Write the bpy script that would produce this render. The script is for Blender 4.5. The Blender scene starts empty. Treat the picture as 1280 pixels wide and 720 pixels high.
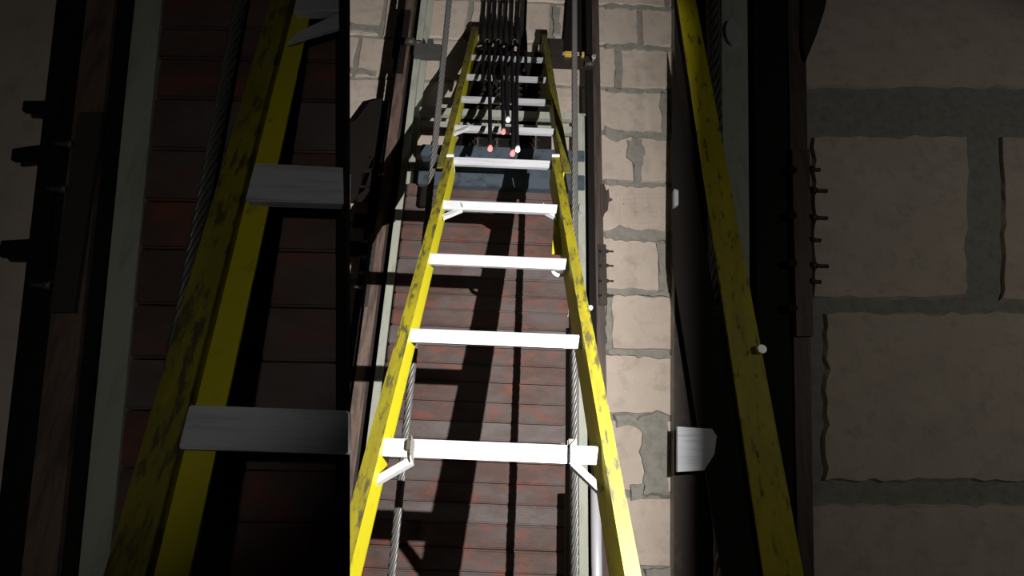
import bpy, bmesh, math, random
from mathutils import Vector, Matrix
random.seed(7)
sc = bpy.context.scene
COL = sc.collection
V = Vector
# ------------------------------------------------------------------ camera
FPX, PITCH, ROLL, CAMZ = 600.0, math.radians(17.5), math.radians(2.3), 1.6
F = V((0, math.cos(PITCH), math.sin(PITCH)))
U0 = V((0, -math.sin(PITCH), math.cos(PITCH)))
R0 = V((1, 0, 0))
RX = R0*math.cos(ROLL) + U0*math.sin(ROLL)
UX = -R0*math.sin(ROLL) + U0*math.cos(ROLL)
EYE = V((0, 0, CAMZ))
cam = bpy.data.cameras.new('camera'); cam.sensor_width = 36; cam.lens = 36*FPX/1280; cam.clip_start = .01
camo = bpy.data.objects.new('camera', cam); COL.objects.link(camo)
camo.matrix_world = Matrix(((RX.x, UX.x, -F.x, EYE.x), (RX.y, UX.y, -F.y, EYE.y), (RX.z, UX.z, -F.z, EYE.z), (0, 0, 0, 1)))
sc.camera = camo

def ray(px, py): return F + RX*((px-640)/FPX) + UX*((360-py)/FPX)
def P(px, py, y):                       # measured pixel -> point of the vertical plane at distance y
    d = ray(px, py); return EYE + d*(y/d.y)
def PL(px, py, p0, n):                  # measured pixel -> point of any plane
    d = ray(px, py); return EYE + d*((p0-EYE).dot(n)/d.dot(n))

# ------------------------------------------------------------------ object helpers
def link(name, bm, mats, parent=None, smooth=False):
    bmesh.ops.recalc_face_normals(bm, faces=bm.faces[:])
    me = bpy.data.meshes.new(name); bm.to_mesh(me); bm.free()
    for m in (mats if isinstance(mats, (list, tuple)) else [mats]): me.materials.append(m)
    if smooth:
        for p in me.polygons: p.use_smooth = True
    o = bpy.data.objects.new(name, me); COL.objects.link(o)
    if parent: o.parent = parent; o.matrix_parent_inverse = Matrix.Translation(-parent.location)
    return o
def tag(o, label, cat, group=None, kind=None):
    o['label'] = label; o['category'] = cat
    if group: o['group'] = group
    if kind: o['kind'] = kind
    return o
def thing(name, label, cat, loc, group=None):
    o = bpy.data.objects.new(name, None); o.empty_display_size = .05; o.location = loc; COL.objects.link(o)
    return tag(o, label, cat, group)
def struct(name, bm, mats, label=None):
    o = link(name, bm, mats); o['kind'] = 'structure'
    if label: o['label'] = label
    return o
def prism(bm, pts, ext, mi=0):
    a = [bm.verts.new(p) for p in pts]; b = [bm.verts.new(p+ext) for p in pts]
    fs = [bm.faces.new(a), bm.faces.new(b[::-1])]
    n = len(a)
    for i in range(n): fs.append(bm.faces.new((a[i], b[i], b[(i+1) % n], a[(i+1) % n])))
    for f in fs: f.material_index = mi
    return fs
def box(bm, x0, x1, y0, y1, z0, z1, mi=0, bev=0.0):
    if bev <= 0:
        return prism(bm, [V((x0,y0,z0)), V((x1,y0,z0)), V((x1,y0,z1)), V((x0,y0,z1))], V((0,y1-y0,0)), mi)
    t = bmesh.new(); box(t, x0, x1, y0, y1, z0, z1, mi)
    bmesh.ops.bevel(t, geom=t.edges[:], offset=bev, segments=2, affect='EDGES', clamp_overlap=True)
    for f in t.faces: f.material_index = mi
    merge(bm, t); t.free()
def merge(bm, t):
    mp = {v: bm.verts.new(v.co) for v in t.verts}
    for f in t.faces:
        g = bm.faces.new([mp[v] for v in f.verts]); g.material_index = f.material_index; g.smooth = f.smooth
def bevel_all(bm, off, seg=2):
    bmesh.ops.bevel(bm, geom=bm.edges[:], offset=off, segments=seg, affect='EDGES', clamp_overlap=True)
def tube(bm, path, r, sides=8, mi=0, caps=True):
    rs = r if isinstance(r, (list, tuple)) else [r]*len(path)
    rings = []
    up = None
    for i, p in enumerate(path):
        t = (path[min(i+1, len(path)-1)] - path[max(i-1, 0)]).normalized()
        if up is None: up = t.orthogonal().normalized()
        up = (up - t*up.dot(t)).normalized(); w = t.cross(up)
        rings.append([bm.verts.new(p + (up*math.cos(2*math.pi*k/sides) + w*math.sin(2*math.pi*k/sides))*rs[i]) for k in range(sides)])
    for a, b in zip(rings, rings[1:]):
        for k in range(sides):
            f = bm.faces.new((a[k], a[(k+1) % sides], b[(k+1) % sides], b[k])); f.smooth = True; f.material_index = mi
    if caps:
        bm.faces.new(rings[0][::-1]).material_index = mi; bm.faces.new(rings[-1]).material_index = mi
def wire_rope(bm, a, b, dia, strands=6, lay=None, step=None):
    lay = lay or dia*6.5; step = step or lay/14
    L = (b-a).length; t = (b-a).normalized(); u = t.orthogonal().normalized(); w = t.cross(u)
    n = int(L/step); R = dia*.33; r = dia*.185
    for s in range(strands):
        ph = 2*math.pi*s/strands
        path = [a + t*(L*i/n) + (u*math.cos(ph+2*math.pi*L*i/n/lay) + w*math.sin(ph+2*math.pi*L*i/n/lay))*R for i in range(n+1)]
        tube(bm, path, r, 6)
    tube(bm, [a, b], dia*.24, 6)
def disc(bm, c, axis, r, h, seg=20, mi=0):
    axis = axis.normalized(); tube(bm, [c-axis*h/2, c+axis*h/2], r, seg, mi)
    for f in bm.faces: pass

# ------------------------------------------------------------------ materials
def mat(name, base, rough=.6, metal=0., spots=None, scale=8, stretch=(1,1,1), lo=.45, hi=.6, bump=0., bscale=60, second=None, spec=.4):
    """base colour, optional worn/dirty patches of colour `spots`, optional finer colour `second`, bump"""
    m = bpy.data.materials.new(name); m.use_nodes = True; nt = m.node_tree; N = nt.nodes; Lk = nt.links
    b = N['Principled BSDF']; b.inputs['Roughness'].default_value = rough; b.inputs['Metallic'].default_value = metal
    b.inputs['Specular IOR Level'].default_value = spec
    tc = N.new('ShaderNodeTexCoord'); mp = N.new('ShaderNodeMapping'); mp.inputs['Scale'].default_value = stretch
    Lk.new(tc.outputs['Object'], mp.inputs['Vector'])
    out = None
    col = N.new('ShaderNodeRGB'); col.outputs[0].default_value = (*base, 1); out = col.outputs[0]
    def layer(out, c, sc_, lo, hi, detail=6):
        nz = N.new('ShaderNodeTexNoise'); nz.inputs['Scale'].default_value = sc_; nz.inputs['Detail'].default_value = detail; nz.inputs['Roughness'].default_value = .65
        Lk.new(mp.outputs[0], nz.inputs['Vector'])
        rp = N.new('ShaderNodeMapRange'); rp.inputs['From Min'].default_value = lo; rp.inputs['From Max'].default_value = hi
        Lk.new(nz.outputs['Fac'], rp.inputs['Value'])
        mx = N.new('ShaderNodeMix'); mx.data_type = 'RGBA'
        Lk.new(rp.outputs[0], mx.inputs['Factor']); Lk.new(out, mx.inputs['A']); mx.inputs['B'].default_value = (*c, 1)
        return mx.outputs['Result']
    if second: out = layer(out, second, scale*.37, .4, .62, 4)
    if spots: out = layer(out, spots, scale, lo, hi)
    Lk.new(out, b.inputs['Base Color'])
    if bump:
        nz = N.new('ShaderNodeTexNoise'); nz.inputs['Scale'].default_value = bscale; nz.inputs['Detail'].default_value = 5
        Lk.new(mp.outputs[0], nz.inputs['Vector'])
        bp = N.new('ShaderNodeBump'); bp.inputs['Strength'].default_value = bump; bp.inputs['Distance'].default_value = .004
        Lk.new(nz.outputs['Fac'], bp.inputs['Height']); Lk.new(bp.outputs[0], b.inputs['Normal'])
    return m
M = dict(
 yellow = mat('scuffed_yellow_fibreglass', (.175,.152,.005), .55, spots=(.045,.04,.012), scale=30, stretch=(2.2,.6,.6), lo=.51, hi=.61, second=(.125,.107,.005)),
 ymid   = mat('worn_yellow_fibreglass', (.42,.37,.006), .55, spots=(.06,.05,.012), scale=14, stretch=(2.2,.6,.6), lo=.56, hi=.66, second=(.34,.3,.006)),
 ydimmed = mat('dimmed_olive_yellow_fibreglass', (.13,.115,.010), .6, spots=(.04,.036,.012), scale=30, stretch=(2.2,.6,.6), lo=.51, hi=.61, second=(.095,.083,.010)),  # scuffed; weaker light up the ladder is put into the darker base
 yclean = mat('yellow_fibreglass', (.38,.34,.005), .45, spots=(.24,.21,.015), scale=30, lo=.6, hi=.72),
 alu    = mat('mill_aluminium', (.44,.45,.48), .42, .2, spots=(.30,.31,.34), scale=25, stretch=(.2,3,3), lo=.5, hi=.7),
 block  = mat('pale_block', (.53,.445,.38), .9, spots=(.44,.365,.31), scale=14, lo=.5, hi=.7, second=(.57,.485,.415), bump=.35, bscale=90),
 mortar = mat('grey_mortar', (.30,.285,.25), .95, spots=(.23,.22,.19), scale=22, lo=.45, hi=.65, bump=.8, bscale=70),
 slab   = mat('rusty_iron_slab', (.080,.044,.036), .7, .0, spots=(.17,.055,.036), scale=9, stretch=(1,1,2.2), lo=.50, hi=.68, second=(.10,.08,.077), bump=.4, bscale=40),
 slabb  = mat('grey_iron_slab', (.12,.10,.098), .65, .0, spots=(.2,.075,.05), scale=11, stretch=(1,1,2), lo=.6, hi=.72, second=(.085,.06,.055), bump=.4, bscale=40),
 rail   = mat('rusty_guide_rail', (.17,.105,.085), .6, .2, spots=(.09,.07,.06), scale=12, stretch=(3,3,.5), second=(.2,.14,.115)),
 steel  = mat('dark_steel', (.045,.036,.032), .55, .4, spots=(.09,.06,.045), scale=16, lo=.55, hi=.7),
 black  = mat('black_steel', (.012,.010,.009), .75, 0, spec=.12),
 brown  = mat('brown_primer_steel', (.085,.06,.052), .6, .1, spots=(.05,.038,.033), scale=10, stretch=(4,4,.4)),
 pale   = mat('pale_grey_green_paint', (.37,.385,.33), .55, spots=(.27,.28,.23), scale=14, stretch=(2,2,.5), lo=.5, hi=.7),
 blue   = mat('blue_grey_paint', (.075,.098,.125), .5, .1, spots=(.045,.05,.055), scale=13, lo=.5, hi=.65),
 rope   = mat('wire_rope_steel', (.10,.097,.094), .4, .3),
 drope  = mat('greasy_wire_rope', (.06,.056,.052), .5, .3),
 brope  = mat('black_greasy_rope', (.008,.007,.008), .8, 0, spec=.1),
 pink   = mat('pink_tape', (.6,.22,.2), .6),
 chrome = mat('bright_bolt_steel', (.75,.75,.76), .3, .5),
 galv   = mat('galvanised_pipe', (.55,.55,.6), .35, .5),
 floor  = mat('pit_concrete', (.16,.15,.14), .9, spots=(.08,.075,.07), scale=3, bump=.4),
 white  = mat('white_plastic', (.75,.73,.7), .5),
 lit    = mat('yellow_lit_bit', (.8,.55,.12), .4, .3),
)

# ------------------------------------------------------------------ the shaft shell
WY = 2.62
jy = [8, 59, 111, 167, 229, 294, 366, 440, 522, 618, 713]
zz = [P(800, y, WY).z for y in jy]
zz = [zz[0]+.375*k for k in (4,3,2,1)] + zz
while zz[-1] > .4: zz.append(zz[-1]-.38)
zz.append(0.0)
right_j = {4: [690, 800], 5: [773], 6: [833], 7: [795], 8: [845], 9: [828], 10: [761, 880], 11: [850], 12: [818], 13: [870]}
bm = bmesh.new()
box(bm, -2.4, 1.35, WY+.012, WY+.2, 0, zz[0], 1)
def block(bm, pts, depth, inset, mi=0):
    """one masonry block face with a worn bevelled rim; pts counter-clockwise seen from the camera"""
    c = sum(pts, V())/len(pts)
    outer = [bm.verts.new(p+V((0, depth, 0))) for p in pts]
    mid = [bm.verts.new(p + (c-p).normalized()*inset*random.uniform(.6, 1.5)) for p in pts]
    f = bm.faces.new(mid); f.material_index = mi
    n = len(pts)
    for i in range(n):
        g = bm.faces.new((outer[i], outer[(i+1) % n], mid[(i+1) % n], mid[i])); g.material_index = mi
def rough_rect(x0, x1, z0, z1, y, j=.006):
    pts = []
    for (a, b, c, d) in ((x0,z0,x1,z0), (x1,z0,x1,z1), (x1,z1,x0,z1), (x0,z1,x0,z0)):
        n = max(2, int((abs(c-a)+abs(d-b))/.07))
        for i in range(n):
            t = i/n; pts.append(V((a+(c-a)*t + random.uniform(-j, j), y, b+(d-b)*t + random.uniform(-j, j))))
    return pts
for k in range(len(zz)-1):
    z1, z0 = zz[k], zz[k+1]
    ymid = 360
    if k in right_j and 4 <= k <= 14:
        ymid = (jy[k-4] + jy[min(k-3, 10)])/2
        xs = [P(px, ymid, WY).x for px in right_j[k]]
    else: xs = [.7 + random.uniform(-.25, .25)]
    while xs[0] > -2.3: xs.insert(0, xs[0]-random.uniform(.52, .66))
    xs[0] = -2.4
    while xs[-1] < 1.3: xs.append(xs[-1]+random.uniform(.5, .62))
    xs = [x for x in xs if x < 1.35]+[1.35]
    for a, b in zip(xs, xs[1:]):
        if b-a < .06: continue
        block(bm, rough_rect(a+.013, b-.013, z0+.012, z1-.012, WY-random.uniform(0, .006)), .03, .01)
def smear(pxpts, y=WY, th=.008):
    pts = []
    n = len(pxpts)
    for i in range(n):
        a, b = pxpts[i], pxpts[(i+1) % n]
        m = max(1, int(math.hypot(b[0]-a[0], b[1]-a[1])/6))
        for q in range(m):
            t = q/m; pts.append(P(a[0]+(b[0]-a[0])*t+random.uniform(-1.6, 1.6), a[1]+(b[1]-a[1])*t+random.uniform(-1.6, 1.6), y-.010))
    c = sum(pts, V())/len(pts)
    b_ = [bm.verts.new(p+V((0, .012, 0))) for p in pts]; f_ = [bm.verts.new(p+(c-p)*.06+V((0,-th*.4,0))) for p in pts]
    g = bm.faces.new(f_); g.material_index = 1
    for i in range(len(pts)):
        h = bm.faces.new((b_[i], b_[(i+1) % len(pts)], f_[(i+1) % len(pts)], f_[i])); h.material_index = 1
for s in ([(756,158),(790,165),(842,166),(842,176),(812,174),(790,170),(770,176),(755,170)],
          [(784,174),(802,172),(806,190),(803,210),(799,226),(794,228),(793,206),(784,196)],
          [(752,290),(775,281),(800,287),(842,289),(842,301),(800,302),(770,300),(755,297)],
          [(820,302),(834,303),(836,335),(829,364),(824,364),(823,330)],
          [(757,361),(800,361),(842,367),(842,372),(800,369),(757,369)],
          [(758,368),(766,370),(763,400),(766,436),(757,440)],
          [(757,436),(800,439),(842,443),(842,449),(800,446),(758,443)],
          [(768,518),(786,516),(796,523),(820,512),(836,518),(838,560),(836,600),(838,622),(815,620),(803,622),(806,590),(799,566),(803,540),(793,530),(770,532)],
          [(786,606),(806,604),(806,622),(789,626)],
          [(806,712),(842,710),(842,724),(806,724)],
          [(824,112),(834,112),(838,150),(836,168),(828,166),(826,140)],
          [(768,62),(777,62),(779,90),(776,112),(769,112),(770,84)],
          [(756,4),(842,10),(842,14),(756,10)], [(756,54),(800,55),(842,60),(842,64),(756,60)],
          [(756,110),(842,113),(842,117),(756,115)], [(756,224),(800,229),(842,230),(842,234),(790,234),(757,231)],
          [(438,28),(475,33),(475,41),(438,37)], [(438,84),(470,88),(470,94),(438,92)], [(690,8),(700,8),(701,44),(692,44)]):
    smear(s)
# faint raised stamp cast into one block
for (x0, y0, x1, y1) in ((775,242,838,243.2),(774,278,838,279.2),(775,243,776.2,279),(779,248,787,249),(779,254,787,255),(779,248,780,255),(793,247,803,248),(793,247,794,255),
                         (793,254,803,255),(810,246,822,247),(810,246,811,254),(821,246,822,254),(793,264,803,265),(793,264,794,272),(802,264,803,272),(810,264,822,265),(821,264,822,273),(828,247,835,248),(828,255,835,256)):
    prism(bm, [P(x0,y1,WY-.008), P(x1,y1,WY-.008), P(x1,y0,WY-.008), P(x0,y0,WY-.008)], V((0,.01,0)), 0)
struct('wall_back', bm, [M['block'], M['mortar']])
bm = bmesh.new(); box(bm, -2.4, 4.6, -1.6, WY+.2, -.12, 0); struct('floor', bm, M['floor'])

# ------------------------------------------------------------------ counterweight: frame and slabs
CY = 2.42
def vx(px, y, py=360): return P(px, py, y).x
xl, xr = vx(492, CY), vx(711.5, CY)
ztop = P(600, 233, CY).z
cw = thing('counterweight_frame', 'tall counterweight frame with pale uprights and a blue-grey crosshead holding the iron slabs', 'counterweight', (.5*(xl+xr), CY+.1, 0))
ux0, ux1 = vx(480, CY-.04), vx(491, CY-.04)
bm = bmesh.new(); box(bm, ux0, ux1, CY-.04, CY-.028, 0, P(530,-40,CY).z); box(bm, ux0, ux0+.008, CY-.04, CY+.14, 0, P(530,-40,CY).z); box(bm, ux0, ux1, CY+.13, CY+.14, 0, P(530,-40,CY).z)
link('upright', bm, M['pale'], cw)
ux2, ux3 = vx(723, CY-.04), vx(734.5, CY-.04)
bm = bmesh.new(); zt = P(728,150,CY).z
box(bm, ux2, ux3, CY-.04, CY-.028, 0, zt); box(bm, ux3-.008, ux3, CY-.04, CY+.14, 0, zt); box(bm, ux2, ux3, CY+.13, CY+.14, 0, zt)
link('upright', bm, M['pale'], cw)
# crosshead: blue channel, flanges forward
za, zb = P(600,182,CY-.05).z, P(600,232,CY-.05).z
zc, zd = P(600,196,CY-.05).z, P(600,213,CY-.05).z
bm = bmesh.new()
cx0, cx1 = vx(507, CY-.05), ux3-.01
box(bm, cx0, cx1, CY-.045, CY+.14, zc, za, bev=.004); box(bm, cx0, cx1, CY+.03, CY+.14, zd-.01, zc+.01); box(bm, cx0, cx1, CY-.045, CY+.14, zb, zd, bev=.004)
link('crosshead', bm, M['blue'], cw)
# black sheet put in for the shaded background and springs above it
bm = bmesh.new(); box(bm, vx(580,CY,120), vx(692,CY,120), CY+.1, CY+.13, za, P(640,64,CY+.1).z); link('shade_backing', bm, M['black'], cw)
for i in range(4):
    px = 598 + i*24
    c = P(px, 160, CY+.02); bm = bmesh.new()
    zlo, zhi = za, P(px, 90, CY).z
    path = [V((c.x+.022*math.cos(t*.5), CY+.03+.022*math.sin(t*.5), zlo+.01+(zhi-zlo-.02)*t/150)) for t in range(151)]
    tube(bm, path, .0055, 6); tube(bm, [V((c.x,CY+.03,zlo)), V((c.x,CY+.03,zhi+.06))], .009, 8)
    link('spring', bm, M['steel'], cw)
for (a, b) in ((134, 142), (151, 159)):
    bm = bmesh.new(); box(bm, vx(524,CY-.04,a), ux3, CY-.03, CY+.01, P(545,b,CY-.03).z, P(545,a,CY-.03).z, bev=.003)
    link('tie_bar', bm, M['pale'], cw)
# roller guides at the head of the frame
def roller(px, py, r, parent, y, name='guide_roller'):
    bm = bmesh.new(); c = P(px, py, y)
    tube(bm, [c+V((-.016,0,0)), c+V((-.016,0,0)), c+V((-.012,0,0)), c+V((.012,0,0)), c+V((.016,0,0))], [r*.3, r*.85, r, r, r*.85], 24)
    tube(bm, [c+V((-.03,0,0)), c+V((.03,0,0))], r*.28, 12)
    o = link(name, bm, M['drope'], parent); return o
roller(512, 52, .075, cw, CY-.1); roller(521, 53, .05, cw, CY-.08)
roller(737, 80, .06, cw, CY-.1)
bm = bmesh.new(); box(bm, vx(518,CY-.06,62), vx(552,CY-.06,62), CY-.08, CY-.03, P(540,72,CY-.06).z, P(540,57,CY-.06).z, bev=.006)
box(bm, vx(534,CY-.06,62), vx(541,CY-.06,62), CY-.085, CY-.03, P(540,69,CY-.06).z, P(540,52,CY-.06).z, bev=.003)
link('roller_bracket', bm, M['rope'], cw)
bm = bmesh.new(); box(bm, vx(688,CY-.06,70), vx(741,CY-.06,70), CY-.08, CY-.03, P(720,83,CY-.06).z, P(720,72,CY-.06).z, bev=.006)
box(bm, vx(686,CY-.06,50), vx(704,CY-.06,50), CY-.07, CY-.03, P(700,66,CY-.06).z, P(700,49,CY-.06).z, bev=.006)
link('roller_bracket', bm, M['steel'], cw)
for xa, xb in ((706,714.5), (727,730)):
    bm = bmesh.new(); box(bm, vx(xa,CY-.09,68), vx(xb,CY-.09,68), CY-.1, CY-.08, P(710,70,CY-.09).z, P(710,65.5,CY-.09).z, bev=.001); link('lit_bit', bm, M['lit'], cw)  # bright yellow put in for a lit bit of the bracket
bm = bmesh.new(); c = P(742.5, 70, CY-.15); tube(bm, [c, c+V((0,.02,0))], .012, 10); tube(bm, [c, c+V((0,.06,0))], .006, 8); link('bolt', bm, M['chrome'], cw)
# small blue clamp between crosshead flanges
bm = bmesh.new(); box(bm, vx(526,CY-.07,240), vx(535,CY-.07,240), CY-.075, CY-.046, P(530,258,CY-.07).z, P(530,233,CY-.07).z, bev=.004); link('clamp', bm, M['black'], cw)
bm = bmesh.new(); c = P(727, 260, CY-.06); tube(bm, [c+V((0,0,0)), c+V((0,.02,0))], .014, 14); bmesh.ops.scale(bm, vec=(1,1,2.0), space=Matrix.Translation(-c), verts=bm.verts[:]); link('bolt', bm, M['chrome'], cw)

seams_px = [233, 250, 268, 287, 305, 328, 350, 371, 391, 412, 436, 458, 480, 505, 530, 553, 580, 606, 632, 657, 689, 718]
sz = [P(655, y, CY).z for y in seams_px]
ords = ['topmost', 'second', 'third', 'fourth', 'fifth', 'sixth', 'seventh', 'eighth', 'ninth', 'tenth', 'eleventh', 'twelfth', 'thirteenth', 'fourteenth', 'fifteenth', 'sixteenth', 'seventeenth', 'eighteenth', 'nineteenth', 'twentieth', 'twenty-first', 'twenty-second']
while sz[-1] > .12: sz.append(max(sz[-1]-.105, 0))
if sz[-1] > 0: sz.append(0)
for k in range(len(sz)-1):
    bm = bmesh.new(); j = random.uniform(-.006, .006); h = random.uniform(0, .01)
    box(bm, xl+.004+j*.5, xr-.004+j*.5, CY+h, CY+.14, sz[k+1]+.0015, sz[k]-.0015, bev=.007)
    grey = k in (1, 5, 9, 14, 18)
    o = link('counterweight_slab', bm, M['slabb' if grey else 'slab'])
    if k < len(seams_px)-1: lab = ('greyish' if grey else 'rust-brown') + ' iron slab in the stack behind the ladder, ' + ords[k] + ' below the blue crosshead'
    else: lab = 'rust-brown iron slab at the foot of the stack, below the edge of the photo'
    tag(o, lab, 'iron slab', 'iron slabs in the counterweight stack')

# ------------------------------------------------------------------ guide rails, plates, bolts
def hexbolt(bm, c, axis, r, l):
    tube(bm, [c, c+axis*l*.35], r, 6); tube(bm, [c, c+axis*l], r*.55, 8)
GY = 2.42
zt = P(520,-60,GY).z
g = thing('guide_rail', 'rusty brown steel guide rail running up left of the pale upright', 'guide rail', (vx(465,GY), GY, 0))
bm = bmesh.new(); a, b = vx(458.5,GY), vx(473,GY); box(bm, a, b, GY, GY+.012, 0, zt, bev=.002); link('rail_foot', bm, M['rail'], g)
bm = bmesh.new(); box(bm, b-.001, b+.012, GY+.002, GY+.07, 0, zt); link('rail_blade', bm, M['steel'], g)
bm = bmesh.new(); box(bm, vx(458,GY,330), vx(467,GY,330), GY-.014, GY, P(464,384,GY).z, P(464,292,GY).z, bev=.003); s = link('splice_plate', bm, M['drope'], g)
for y in (302, 321, 341, 359):
    bm = bmesh.new(); c = P(459-(y-302)*.13, y, GY-.006); hexbolt(bm, c+V((.004,0,0)), V((-1,0,0)), .011, .04); link('bolt', bm, M['rope'], s)
# dark bracket post behind the left rail
bp = thing('bracket_post', 'black toothed steel post just left of the rusty guide rail in the bright shaft', 'steel post', (vx(452,GY+.1), GY+.1, 0))
bm = bmesh.new(); box(bm, vx(445,GY+.05), vx(457,GY+.05), GY+.05, GY+.15, 0, P(470,118,GY).z, bev=.003); link('post', bm, M['black'], bp)
for y in (205, 226, 245, 277, 312):
    bm = bmesh.new(); c = P(470-(y-205)*.16-8, y, GY+.05); box(bm, c.x-.035, c.x+.03, GY+.03, GY+.052, c.z-.045, c.z+.045, bev=.004); link('bracket_plate', bm, M['black'], bp)
bm = bmesh.new(); prism(bm, [P(x,y,GY+.03) for x,y in [(424,158),(446,150),(462,126),(478,122),(484,150),(476,196),(462,214),(456,238),(438,252),(424,246)]][::-1], V((0,.02,0))); bevel_all(bm, .003); link('shade_plate', bm, M['black'], bp)  # black sheet put where the ladder's shadow falls
bm = bmesh.new(); box(bm, vx(494,GY-.03,35), vx(506,GY-.03,35), GY-.03, GY, P(500,70,GY-.03).z, P(500,16,GY-.03).z, bev=.004); box(bm, vx(498,GY-.02,35), vx(510,GY-.02,35), GY-.02, GY, P(505,88,GY-.03).z, P(505,10,GY-.03).z); link('rail_clip', bm, M['black'], g)

g = thing('guide_rail', 'dark brown steel guide rail against the block wall right of the ropes', 'guide rail', (vx(746,GY), GY, 0))
a, b, c_ = vx(734.5,GY), vx(745,GY), vx(753,GY)
bm = bmesh.new(); box(bm, b, c_+.012, GY, GY+.012, 0, zt, bev=.002); link('rail_foot', bm, M['brown'], g)
bm = bmesh.new(); box(bm, a+.012, b, GY+.01, GY+.07, 0, zt); box(bm, a+.005, a+.016, GY-.02, GY+.06, 0, zt); link('rail_blade', bm, M['black'], g)
bm = bmesh.new(); box(bm, vx(748,GY,345), vx(758,GY,345), GY-.014, GY, P(753,382,GY).z, P(753,306,GY).z, bev=.003); s = link('splice_plate', bm, M['steel'], g)
for y in (314, 332, 351, 369):
    bm = bmesh.new(); c = P(757, y, GY-.005); hexbolt(bm, c, V((1,0,0)), .010, .042); link('bolt', bm, M['steel'], s)
    bm = bmesh.new(); c = P(750.5, y, GY-.016); tube(bm, [c, c+V((0,.006,0))], .008, 10); link('bolt', bm, M['black'], s)
# ragged packing shims above the splice plate
bm = bmesh.new()
pts = [(751,231),(755,229),(758,238),(761,236),(762,247),(766,249),(761,252),(760,262),(756,266),(753,275),(751,262)]
prism(bm, [P(x,y,GY-.01) for x,y in pts][::-1], V((0,.012,0))); link('packing_plate', bm, M['brown'], g)
# flat black shape beside the right rail at the top
bm = bmesh.new()
prism(bm, [P(x,y,GY+.12) for x,y in [(712,-40),(742,-40),(744,40),(742,62),(703,62),(706,40)]][::-1], V((0,.02,0)))
o = link('bracket_plate', bm, M['black']); tag(o, 'flat black shape at the top right of the counterweight, above the roller bracket', 'steel plate')

# ------------------------------------------------------------------ wire ropes
RY = 1.66
def vrope(px, y, dia, m, label, z0, z1, py=360, group=None):
    x = vx(px, y, py); bm = bmesh.new(); wire_rope(bm, V((x,y,z0)), V((x,y,z1)), dia)
    o = link('wire_rope', bm, M[m]); return tag(o, label, 'wire rope', group)
vrope(525.5, RY, .026, 'rope', 'thick twisted grey wire rope hanging behind the left rail of the bright ladder', 0, P(560,-60,RY).z)
vrope(718.5, 1.62, .024, 'rope', 'twisted grey wire rope hanging in front of the right pale upright', 0, P(719,-60,1.62).z)
vrope(710.3, 1.68, .017, 'rope', 'thin dark wire rope along the right edge of the iron slabs', 0, P(700,410,1.68).z)
bm = bmesh.new(); p0 = P(744.5,606,1.9); tube(bm, [V((p0.x,1.9,0)), V((p0.x,1.9,p0.z+.02))], .019, 14)
o = link('steel_pipe', bm, M['galv']); tag(o, 'short bright steel pipe standing behind the foot of the right yellow rail', 'pipe')

Y0, Z0 = 1.057, P(630, 563, 1.057).z
SD = V((0, .15, .271)).normalized()                    # up the ladder
LN = V((0, SD.z, -SD.y))                               # away from the camera, square to the rails
LP = V((0, Y0, Z0))
def LV(px, py, off=0.): return PL(px, py, LP+LN*off, LN)
def LVh(px, py): return LV(px, py, -.024)
# hoist ropes with sockets hanging in front of the top rungs
HY = 2.55
hoist = [(604.5,604.5,20,1),(611,611.5,26,0),(618,618.5,18,1),(625,625.5,27,0),(632,632.5,21,0),(639,639.5,28,1),(647.5,647.5,22,0),(655,656,38,0)]
hlab = ['leftmost', 'second from the left', 'third from the left', 'fourth from the left', 'fifth from the left', 'sixth from the left', 'second from the right', 'rightmost']
tails = [(602,605.5,112),(607,612.5,186),(617,618.5,104),(624,629,165),(633,635,150),(640,640.5,192),(646,647,187),(657,655,88)]
for i, ((xt, xs, ys, ring), (tx, te, ty)) in enumerate(zip(hoist, tails)):
    a = P(xt, -80, HY); s = P(xs, ys, HY)
    t = thing('hoist_rope', 'black hoist rope over the ladder top, %s of the eight' % hlab[i], 'hoist rope', s, 'black hoist ropes over the ladder top')
    bm = bmesh.new(); wire_rope(bm, V((s.x,HY,a.z)), s, .0185, lay=.15, step=.018); link('rope', bm, M['brope'], t)
    bm = bmesh.new(); e = P(xs+.5, ys+34, HY)
    tube(bm, [s+V((0,0,.005)), s, s+(e-s)*.5, e, e-V((0,0,.004))], [.009,.012,.0165,.0165,.009], 10); link('socket', bm, M['black'], t)
    if ring:
        bm = bmesh.new(); c = P(xs+4, 53, HY-.04)
        tube(bm, [c+V((.016*math.cos(q*.4),0,.026*math.sin(q*.4))) for q in range(11)], .0045, 6); link('thimble', bm, M['rope'], t)
    bm = bmesh.new(); f1 = LVh(xs, 64); e3 = LVh(te, ty); e2 = LVh(tx*.5+te*.5+(3 if i % 2 else -2.5), .45*64+.55*ty)
    pth = [e, e*.5+f1*.5+V((0,0,.01))]
    for q in range(17):
        u = q/16; pth.append(f1*(1-u)**2 + e2*2*u*(1-u) + e3*u*u)
    tube(bm, pth, .009, 8); link('rope_tail', bm, M['brope'], t)
    if ty > 140:
        bm = bmesh.new(); dd = (pth[-1]-pth[-2]).normalized(); tube(bm, [pth[-1]-dd*.025, pth[-1]+dd*.006], .0102, 8); link('end_tape', bm, M['pink' if i in (1,2,3,5) else 'white'], t)

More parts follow.
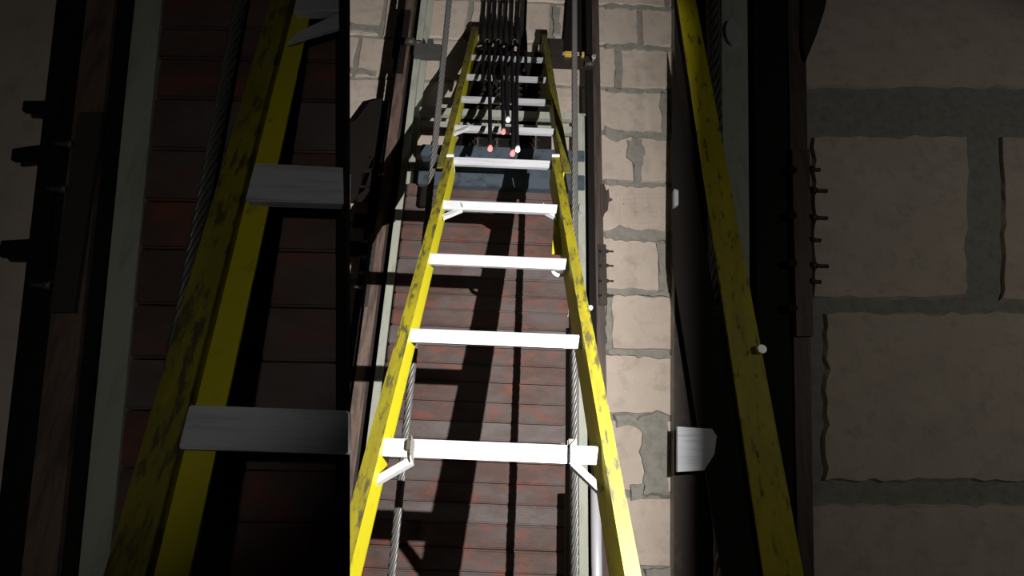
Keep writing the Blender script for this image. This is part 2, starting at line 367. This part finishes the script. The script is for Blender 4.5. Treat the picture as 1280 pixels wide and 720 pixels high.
# ------------------------------------------------------------------ the bright ladder
lad = thing('extension_ladder', 'bright yellow ladder with white rungs, leaning in the middle of the photo', 'ladder', (-.05, .2, 0))
def rail_of(name, o0, o1, i0, i1, side, depth, extend, m, off=0.):
    """channel rail: front flange between outer and inner edge, web at the inner edge, back flange"""
    A0, A1, B0, B1 = LV(*o0), LV(*o1), LV(*i0), LV(*i1)      # outer top/bottom, inner top/bottom
    for lst in (0,):
        dA = (A1-A0); dB = (B1-B0)
        if extend:
            tA = extend; A1 = A1 + dA*tA; B1 = B1 + dB*tA
    th = .005; inn = V((side, 0, 0))
    bm = bmesh.new(); o = LN*off
    prism(bm, [A0+o, B0+o, B1+o, A1+o], LN*th)
    w = -inn*th
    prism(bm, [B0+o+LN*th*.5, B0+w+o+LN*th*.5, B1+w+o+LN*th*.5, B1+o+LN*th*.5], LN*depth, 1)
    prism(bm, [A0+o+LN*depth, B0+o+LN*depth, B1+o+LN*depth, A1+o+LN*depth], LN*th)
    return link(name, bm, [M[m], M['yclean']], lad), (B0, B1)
ext = 0.0
botL = LV(434,720)
ex = (botL.z)/ (LV(567,196).z-botL.z)
rl, (L0, L1) = rail_of('lower_rail', (558,196), (413,720), (567,196), (434,720), 1, .09, ex, 'yellow')
botR = LV(781,720); ex2 = botR.z/(LV(690,196).z-botR.z)
rr, (Q0, Q1) = rail_of('lower_rail', (699.5,196), (802,720), (690,196), (781,720), -1, .12, ex2, 'yellow')
ul, (UL0, UL1) = rail_of('upper_rail', (590,34), (546,209), (597,34), (555,209), 1, .09, 0, 'ydimmed')
ur, (UR0, UR1) = rail_of('upper_rail', (683.5,44), (714,215), (677,44), (704,215), -1, .09, 0, 'ydimmed')
def xon(B0, B1, v, top):    # x of a rail edge at height v
    return None
def edge_x(a, b, z): t = (z-a.z)/(b.z-a.z); return a.x+(b.x-a.x)*t
iL, iR = LV(434,720), LV(781,720)
def rung(c, x0, x1, dep=.048, lip=.037, rec=.026, name='rung'):
    """pressed step: level tread with a front lip and a shallow back lip, open below"""
    y = c.y + rec; z = c.z; t = .0035
    prof = [(0,-lip/2),(0,lip/2-.004),(.004,lip/2),(dep,lip/2),(dep,lip/2-t),(t+.002,lip/2-t),(t,lip/2-t-.002),(t,-lip/2+t),(.014,-lip/2+t),(.014,-lip/2)]
    bm = bmesh.new()
    prism(bm, [V((x0, y+a, z+b)) for a, b in prof], V((x1-x0, 0, 0)))
    return link(name, bm, M['alu'], lad)
rungs = {}
for i, y in enumerate((565, 420.5, 322.5, 253.5, 198)):
    c = LV(625, y); x0 = edge_x(L0, LV(434,720), c.z); x1 = edge_x(Q0, LV(781,720), c.z)
    rungs[i] = (c, x0, x1); rung(c, x0, x1)
for i, y in enumerate((157, 120.5, 92.5, 68)):
    c = LV(633, y); x0 = edge_x(UL0, UL1, c.z); x1 = edge_x(UR0, UR1, c.z); rung(c, x0, x1, dep=.042, lip=.034)
k = 1
z = rungs[0][0].z - .271*.31/.31
while z > .2:                                            # steps below the frame, down to the floor
    c = LP + SD*((z-LP.z)/SD.z); rung(c, rungs[0][1]-.01*k, rungs[0][2]+.005*k); z -= .271; k += 1
# knee braces: flat aluminium straps from under a step down to the rail
def brace(p_step, p_rail, off=.032, wrap=.036):
    a = LV(*p_step, off); b = LV(*p_rail, off+.012); d = (b-a).normalized(); w = d.cross(LN).normalized()*.008
    bm = bmesh.new(); prism(bm, [a+w, a-w, b-w, b+w], LN*.014)
    prism(bm, [a+w*1.3-LN*.012, a-w*1.3-LN*.012, a-w*1.3-LN*.012+V((0,.001,wrap)), a+w*1.3-LN*.012+V((0,.001,wrap))], LN*.004)
    return link('knee_brace', bm, M['alu'], lad)
brace((515,574), (462,604)); brace((716,578), (752,612))
brace((577,260), (553,270), wrap=.008); brace((678,261), (697,271), wrap=.008); brace((585,158), (566,166), .016, .004)
# bolted collars on the bottom visible step
for px in (511, 715):
    bm = bmesh.new(); c = LV(px, 556, .010); box(bm, c.x-.009, c.x+.009, c.y+.004, c.y+.012, c.z-.012, c.z+.012, bev=.003); link('step_collar', bm, M['drope'], lad)
# white end caps on the tops of the lower rails
for a, b in ((558,567), (690,699.5)):
    p, q = LV(a,196), LV(b,196); bm = bmesh.new(); prism(bm, [p-LN*.004, q-LN*.004, q-LN*.004+SD*.014, p-LN*.004+SD*.014], LN*.08); link('rail_cap', bm, M['white'], lad)
for a, b, y in ((589,598,34), (676,684.5,44)):
    p, q = LV(a,y), LV(b,y); bm = bmesh.new(); prism(bm, [p-LN*.006, q-LN*.006, q-LN*.006+SD*.1, p-LN*.006+SD*.1], LN*.06); link('rail_tip', bm, M['black'], lad)
# yellow strip for the lit rear part of the right rail, and a ring
bm = bmesh.new(); prism(bm, [LV(x,y,.075) for x,y in [(694,246),(697.5,250),(702.5,318),(690,316)]][::-1], LN*.006); link('rear_rail', bm, M['yclean'], lad)
bm = bmesh.new(); c = LV(699, 336, .06)
tube(bm, [c+V((.022*math.cos(q*math.pi/12), 0, .022*math.sin(q*math.pi/12))) for q in range(11, 26)], .006, 8); link('ring', bm, M['white'], lad)
bm = bmesh.new(); c = LV(738.5, 383.5, -.004); tube(bm, [c, c+LN*.01], .006, 10); link('rivet', bm, M['chrome'], lad)

# ------------------------------------------------------------------ left bay: dim near ladder, rails and slabs
BY = .80
EX = 437.5
def quad(bm, px, y, th, mi=0):
    prism(bm, [P(a, b, y) for a, b in px], V((0, th, 0)), mi)
def ground(bm, px_top, px_bot, y, th):
    """upright bar given by its top (two x at y=-30) and bottom (two x at y=740), carried on down to the floor"""
    a, b = P(px_top[0], -30, y), P(px_top[1], -30, y); c, d = P(px_bot[1], 740, y), P(px_bot[0], 740, y)
    prism(bm, [a, b, c, V((c.x, y, 0)), V((d.x, y, 0)), d], V((0, th, 0)))
bm = bmesh.new(); ground(bm, (-60, EX-9), (-60, EX-9), BY+.03, .02); struct('wall_left', bm, M['block'])
# iron slabs of the left bay
sy = [-30, 34, 72, 122, 186, 250, 310, 380, 448, 512, 585, 650, 740]
def lx(y, a=(205,0), b=(118,720)): return a[0] + (b[0]-a[0])*(y-a[1])/(b[1]-a[1])
for k in range(len(sy)-1):
    y0, y1 = sy[k], sy[k+1]; bm = bmesh.new(); j = random.uniform(-4, 4)
    pts = [P(lx(y0)+j, y0+1, BY), P(EX-14, y0+1+5, BY), P(EX-14, y1-1+5, BY), P(lx(y1)+j, y1-1, BY)]
    prism(bm, pts, V((0, .028, 0))); bevel_all(bm, .004)
    o = link('counterweight_slab', bm, M['slabb' if k in (3, 8) else 'slab'])
    tag(o, 'dim %s iron slab at the left of the photo, %s of the stack behind the near left ladder' % ('greyish' if k in (3, 8) else 'rust-brown', ords[k]), 'iron slab', 'dim iron slabs in the left bay')
def bar_thing(name, label, cat, top, bot, y, th, m):
    bm = bmesh.new(); ground(bm, top, bot, y, th); return tag(link(name, bm, M[m]), label, cat)
bar_thing('upright', 'dim pale grey-green upright at the left of the photo, edging the stack of slabs', 'upright', (172,205), (92,133), BY-.005, .034, 'pale')
t = thing('guide_rail', 'dim rusty guide rail with bolts near the left edge of the photo', 'guide rail', P(90,740,BY)*1.0)
t.location.z = 0
bm = bmesh.new(); ground(bm, (112,146), (24,68), BY-.02, .012); link('rail_foot', bm, M['rail'], t)
bm = bmesh.new(); ground(bm, (147,168), (69,91), BY-.012, .03); link('rail_blade', bm, M['black'], t)
bm = bmesh.new(); quad(bm, [(98,140),(128,140),(92,390),(62,390)], BY-.028, .008); s = link('splice_plate', bm, M['drope'], t)
for (x, y) in ((80,181), (72,237), (52,357)):
    bm = bmesh.new(); c = P(x, y, BY-.02); hexbolt(bm, c+V((.02,0,0)), V((-1,0,0)), .009, .036); link('bolt', bm, M['rope'], s)
t2 = thing('bracket_post', 'dim black steel post with stepped plates at the far left edge of the photo', 'steel post', (P(60,740,BY).x, BY, 0))
bm = bmesh.new(); ground(bm, (74,116), (-14,28), BY-.005, .03); link('post', bm, M['black'], t2)
for pts in ([(28,125),(62,125),(58,140),(26,138)], [(40,260),(66,230),(58,330),(30,345)], [(0,300),(40,298),(34,322),(-4,320)], [(60,95),(80,90),(74,150),(56,150)], [(14,185),(50,180),(48,196),(12,200)]):
    bm = bmesh.new(); quad(bm, pts, BY-.012, .012); bevel_all(bm, .002); link('bracket_plate', bm, M['black'], t2)
bm = bmesh.new()
for (a, b, y) in (((300,322),(294,318),0),):
    pass
wire_rope(bm, P(309,-40,BY-.02), V((P(236,760,BY-.02).x, BY-.02, 0)), .024, 6)
tag(link('wire_rope', bm, M['rope']), 'dim twisted wire rope behind the near left ladder rail', 'wire rope')
bm = bmesh.new()
f = [P(EX-4,-30,BY-.12), P(EX,-30,BY-.12), P(EX,740,BY-.12), P(EX-4,740,BY-.12)]; g_ = [P(EX-20,-30,BY+.03), P(EX,-30,BY+.03), P(EX,740,BY+.03), P(EX-20,740,BY+.03)]
f = [f[0], f[1], f[2], V((f[2].x,f[2].y,0)), V((f[3].x,f[3].y,0)), f[3]]; g_ = [g_[0], g_[1], g_[2], V((g_[2].x,g_[2].y,0)), V((g_[3].x,g_[3].y,0)), g_[3]]
fa = [bm.verts.new(p) for p in f]; ga = [bm.verts.new(p) for p in g_]
bm.faces.new(fa); bm.faces.new(ga[::-1])
for i in range(6): bm.faces.new((fa[i], ga[i], ga[(i+1)%6], fa[(i+1)%6]))
struct('trim_1', bm, M['black'])
# ladder of the left bay
SLP, SLD = P(240, 360, .69), V((0, .15, 1.24)).normalized()
SLN = V((0, SLD.z, -SLD.y))
def SV(px, py, off=0.): return PL(px, py, SLP+SLN*off, SLN)
sl = thing('ladder', 'dim yellow ladder rail with pale rungs, at the left of the photo', 'ladder', (-.58,.6,0))
def side_rail(parent, fv, nrm, o0, o1, i0, i1, depth, side, m):
    A0, A1, B0, B1 = fv(*o0), fv(*o1), fv(*i0), fv(*i1)
    k = A1.z/(A0.z-A1.z); A1 = A1+(A1-A0)*k; k = B1.z/(B0.z-B1.z); B1 = B1+(B1-B0)*k
    th = .003; w = V((-side*th, 0, 0)); bm = bmesh.new()
    prism(bm, [A0, B0, B1, A1], nrm*th); prism(bm, [B0, B0+w, B1+w, B1], nrm*depth)
    prism(bm, [A0+nrm*depth, B0+nrm*depth, B1+nrm*depth, A1+nrm*depth], nrm*th)
    return link('rail', bm, M[m], parent), B0, B1
_, S0, S1 = side_rail(sl, SV, SLN, (347,-30), (129,720), (372,-30), (184,720), .05, 1, 'yellow')
SL_web = SV(347,-30)
# broad inner face of the rail
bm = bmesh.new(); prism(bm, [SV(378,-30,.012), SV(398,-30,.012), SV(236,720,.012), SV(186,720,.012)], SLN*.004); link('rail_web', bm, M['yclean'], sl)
def side_rung(parent, fv, nrm, pts, th=.02):
    bm = bmesh.new(); prism(bm, [fv(x, y, -.004) for x, y in pts], nrm*th); bevel_all(bm, .002); return link('rung', bm, M['alu'], parent)
side_rung(sl, SV, SLN, [(318,203),(EX-3,209),(EX-3,254),(306,250)])
side_rung(sl, SV, SLN, [(236,506),(EX-3,513),(EX-3,567),(222,561)])
side_rung(sl, SV, SLN, [(375,-22),(EX-3,-18),(EX-3,12),(366,14)])
bm = bmesh.new(); prism(bm, [SV(358,54,.0), SV(372,40,.0), SV(EX-4,12,.0), SV(EX-4,32,.0)][::-1], SLN*.006); link('knee_brace', bm, M['alu'], sl)

# ------------------------------------------------------------------ right bay: dim block wall, column and ladder rail
QY = WY-.06; XE = 842.5
bm = bmesh.new()
a = [P(XE,-30,QY), P(1310,-30,QY), P(1310,740,QY), P(XE,740,QY)]
prism(bm, [a[0], a[1], a[2], V((a[2].x,QY,0)), V((a[3].x,QY,0)), a[3]], V((0, .06, 0)), 1)
def pxblock(x0, y0, x1, y1, j=2.2):
    pts = []
    for (xa, ya, xb, yb) in ((x0,y1,x1,y1),(x1,y1,x1,y0),(x1,y0,x0,y0),(x0,y0,x0,y1)):
        n = max(2, int((abs(xb-xa)+abs(yb-ya))/14))
        for i in range(n):
            t = i/n; pts.append(P(xa+(xb-xa)*t+random.uniform(-j,j), ya+(yb-ya)*t+random.uniform(-j,j), QY-.02))
    block(bm, pts, .03, .02)
pxblock(1000,-28,1305,108); pxblock(1016,168,1212,374); pxblock(1254,168,1305,378); pxblock(1030,388,1305,604); pxblock(1008,630,1305,738)
struct('wall_right', bm, [M['block'], M['mortar']])
cl = thing('steel_column', 'dim dark brown steel column with bolt tips in front of the right-hand block wall', 'steel column', (P(980,740,QY-.07).x, QY-.07, 0))
bm = bmesh.new(); ground(bm, (XE+1,1000), (XE+1,1000), QY-.012, .011); link('backing_plate', bm, M['steel'], cl)
bm = bmesh.new(); ground(bm, (943,984), (949,998), QY-.07, .07); link('rail_blade', bm, M['black'], cl)
bm = bmesh.new(); ground(bm, (984,1006), (998,1018), QY-.08, .03); link('rail_foot', bm, M['brown'], cl)
bm = bmesh.new(); quad(bm, [(990,186),(1012,186),(1017,420),(996,420)], QY-.1, .02); s = link('splice_plate', bm, M['brown'], cl)
for y in (212, 238, 272, 300, 332, 352):
    bm = bmesh.new(); c = P(1012, y, QY-.09); hexbolt(bm, c, V((1,0,0)), .022, .10 if y in (238,272,332) else .06); link('bolt', bm, M['steel'], s)
for y in (212, 268, 328, 384):
    bm = bmesh.new(); c = P(991, y, QY-.115); tube(bm, [c, c+V((0,.03,0))], .025, 12); link('bolt', bm, M['black'], s)
bm = bmesh.new(); quad(bm, [(1004,-30),(1040,-30),(1030,15),(1022,40),(1008,75),(1004,60)], QY-.1, .02); link('packing_plate', bm, M['steel'], cl)
t = thing('upright', 'dim pale upright beside the right-hand yellow ladder rail', 'upright', (P(920,740,QY-.05).x, QY-.05, 0))
bm = bmesh.new(); ground(bm, (902,934), (904,940), QY-.05, .034); link('post', bm, M['pale'], t)
bm = bmesh.new(); c = P(917, 40, QY-.07); tube(bm, [c, c+V((0,.03,0))], .05, 16); bmesh.ops.scale(bm, vec=(1,1,2.1), space=Matrix.Translation(-c), verts=bm.verts[:]); link('bolt', bm, M['chrome'], t)
bm = bmesh.new(); wire_rope(bm, P(891,-40,QY-.10), V((P(884,740,QY-.10).x, QY-.10, 0)), .085, 6)
tag(link('wire_rope', bm, M['rope']), 'dim thick wire rope behind the right-hand yellow ladder rail', 'wire rope')
RLP, RLD = P(930, 360, QY-.175), V((0, .015, 1.0)).normalized(); RLN = V((0, RLD.z, -RLD.y))
def RV(px, py, off=0.): return PL(px, py, RLP+RLN*off, RLN)
rt = thing('ladder', 'dim yellow ladder rail with a pale rung end, slanting down the right of the photo', 'ladder', (1.6, 2.45, 0))
def slant(pts): return [RV(*p) for p in pts]
bm = bmesh.new()
A = slant([(842.5,-30),(864,-30),(1005,720),(955,720)])
def down(a, b): k = b.z/(a.z-b.z); return b+(b-a)*k
prism(bm, [A[0], A[1], A[2], down(A[1],A[2]), down(A[0],A[3]), A[3]], RLN*.012); link('rail', bm, M['ymid'], rt)
bm = bmesh.new(); B = slant([(842.5,60),(848,60),(954,720),(905,720),(842.5,330)])
prism(bm, [p+RLN*.02 for p in [B[0], B[2], down(B[1],B[2]), down(B[4],B[3]), B[3], B[4]]], RLN*.012); link('rail_web', bm, M['black'], rt)  # inner web of the yellow rail, its shade put in as black
bm = bmesh.new(); prism(bm, [RV(x,y,-.012) for x,y in [(847,533.2),(890,536),(896,545),(893,568),(880,588),(847,590)]], RLN*.02); link('rung', bm, M['alu'], rt)
bm = bmesh.new(); prism(bm, [RV(x,y,-.01) for x,y in [(843,236),(848,238),(848,256),(843,258)]], RLN*.03); link('rung', bm, M['alu'], rt)
bm = bmesh.new(); c = RV(953,436,-.03); tube(bm, [c, c+RLN*.04], .022, 12); link('rivet', bm, M['chrome'], rt)

# ------------------------------------------------------------------ light: work lamp with added shutters, two added fills for the side bays
LPOS = V((.54, .22, 1.82))
def light(name, typ, loc, aim, energy, color=(1,1,1), size=.02, angle=2.2, blend=.2):
    l = bpy.data.lights.new(name, typ); l.energy = energy; l.color = color; l.shadow_soft_size = size
    if typ == 'SPOT': l.spot_size = angle; l.spot_blend = blend
    o = bpy.data.objects.new(name, l); o.location = loc; COL.objects.link(o)
    o.rotation_euler = (V(aim)-V(loc)).to_track_quat('-Z', 'Y').to_euler(); return o
light('work_lamp_bulb', 'SPOT', LPOS, LPOS+V((-.38, .9, .08)), 330, (1, .965, .92), .0045, 1.9, .08)
wl = thing('added_lamp_hood', 'added unseen lamp hood on a stand, its shutters keep light off the side bays', 'lamp', (LPOS.x, LPOS.y, 0))
def shutter(p_top, p_bot, out, t0, t1, wing):  # unseen plates added to block the main lamp from the side bays
    a, b = (p_top-LPOS).normalized(), (p_bot-LPOS).normalized(); bm = bmesh.new()
    n = a.cross(b).normalized(); n = n if n.dot(out) > 0 else -n
    prism(bm, [LPOS+a*t0, LPOS+a*t1, LPOS+b*t1, LPOS+b*t0], n*.003)
    n2 = n; q = [LPOS+a*t1, LPOS+b*t1, LPOS+b*t1+n2*wing, LPOS+a*t1+n2*wing]
    prism(bm, q, (a+b).normalized()*.004)
    return link('shutter', bm, M['black'], wl)
shutter(P(446,-90,BY+.05), P(446,850,BY+.05), V((-1,0,0)), .015, .085, .06)
shutter(P(XE-2,-90,WY-.05), P(XE-2,850,WY-.05), V((1,0,0)), .015, .1, .07)
bm = bmesh.new(); box(bm, LPOS.x-.05, LPOS.x+.05, LPOS.y-.12, LPOS.y-.04, LPOS.z-.05, LPOS.z+.05, bev=.01); link('housing', bm, M['black'], wl)
bm = bmesh.new(); tube(bm, [V((LPOS.x,LPOS.y-.1,0)), V((LPOS.x,LPOS.y-.1,LPOS.z-.05))], .014, 10)
for q in range(3):
    a = q*2.094; tube(bm, [V((LPOS.x,LPOS.y-.1,.35)), V((LPOS.x+.35*math.cos(a),LPOS.y-.1+.35*math.sin(a),.01))], .01, 8)
link('stand', bm, M['black'], wl)
light('left_bay_fill', 'SPOT', (-.22, -.32, 1.72), (-.92, .8, 1.98), 3.6, (1, .97, .9), .02, 1.35, .5)  # added fill to brighten the left bay, no lamp there
light('right_bay_fill', 'SPOT', (3.7, -.5, 2.6), (2.2, 2.6, 2.7), 36, (1, .97, .9), .05, 1.5, .4)  # added fill likewise for the right bay

w = bpy.data.worlds.new('shaft_dark'); sc.world = w; w.use_nodes = True
w.node_tree.nodes['Background'].inputs[0].default_value = (.9, .85, .8, 1); w.node_tree.nodes['Background'].inputs[1].default_value = .004
vs = sc.view_settings; vs.view_transform = 'Standard'; vs.look = 'None'; vs.gamma = 1; vs.exposure = 0; vs.use_curve_mapping = False
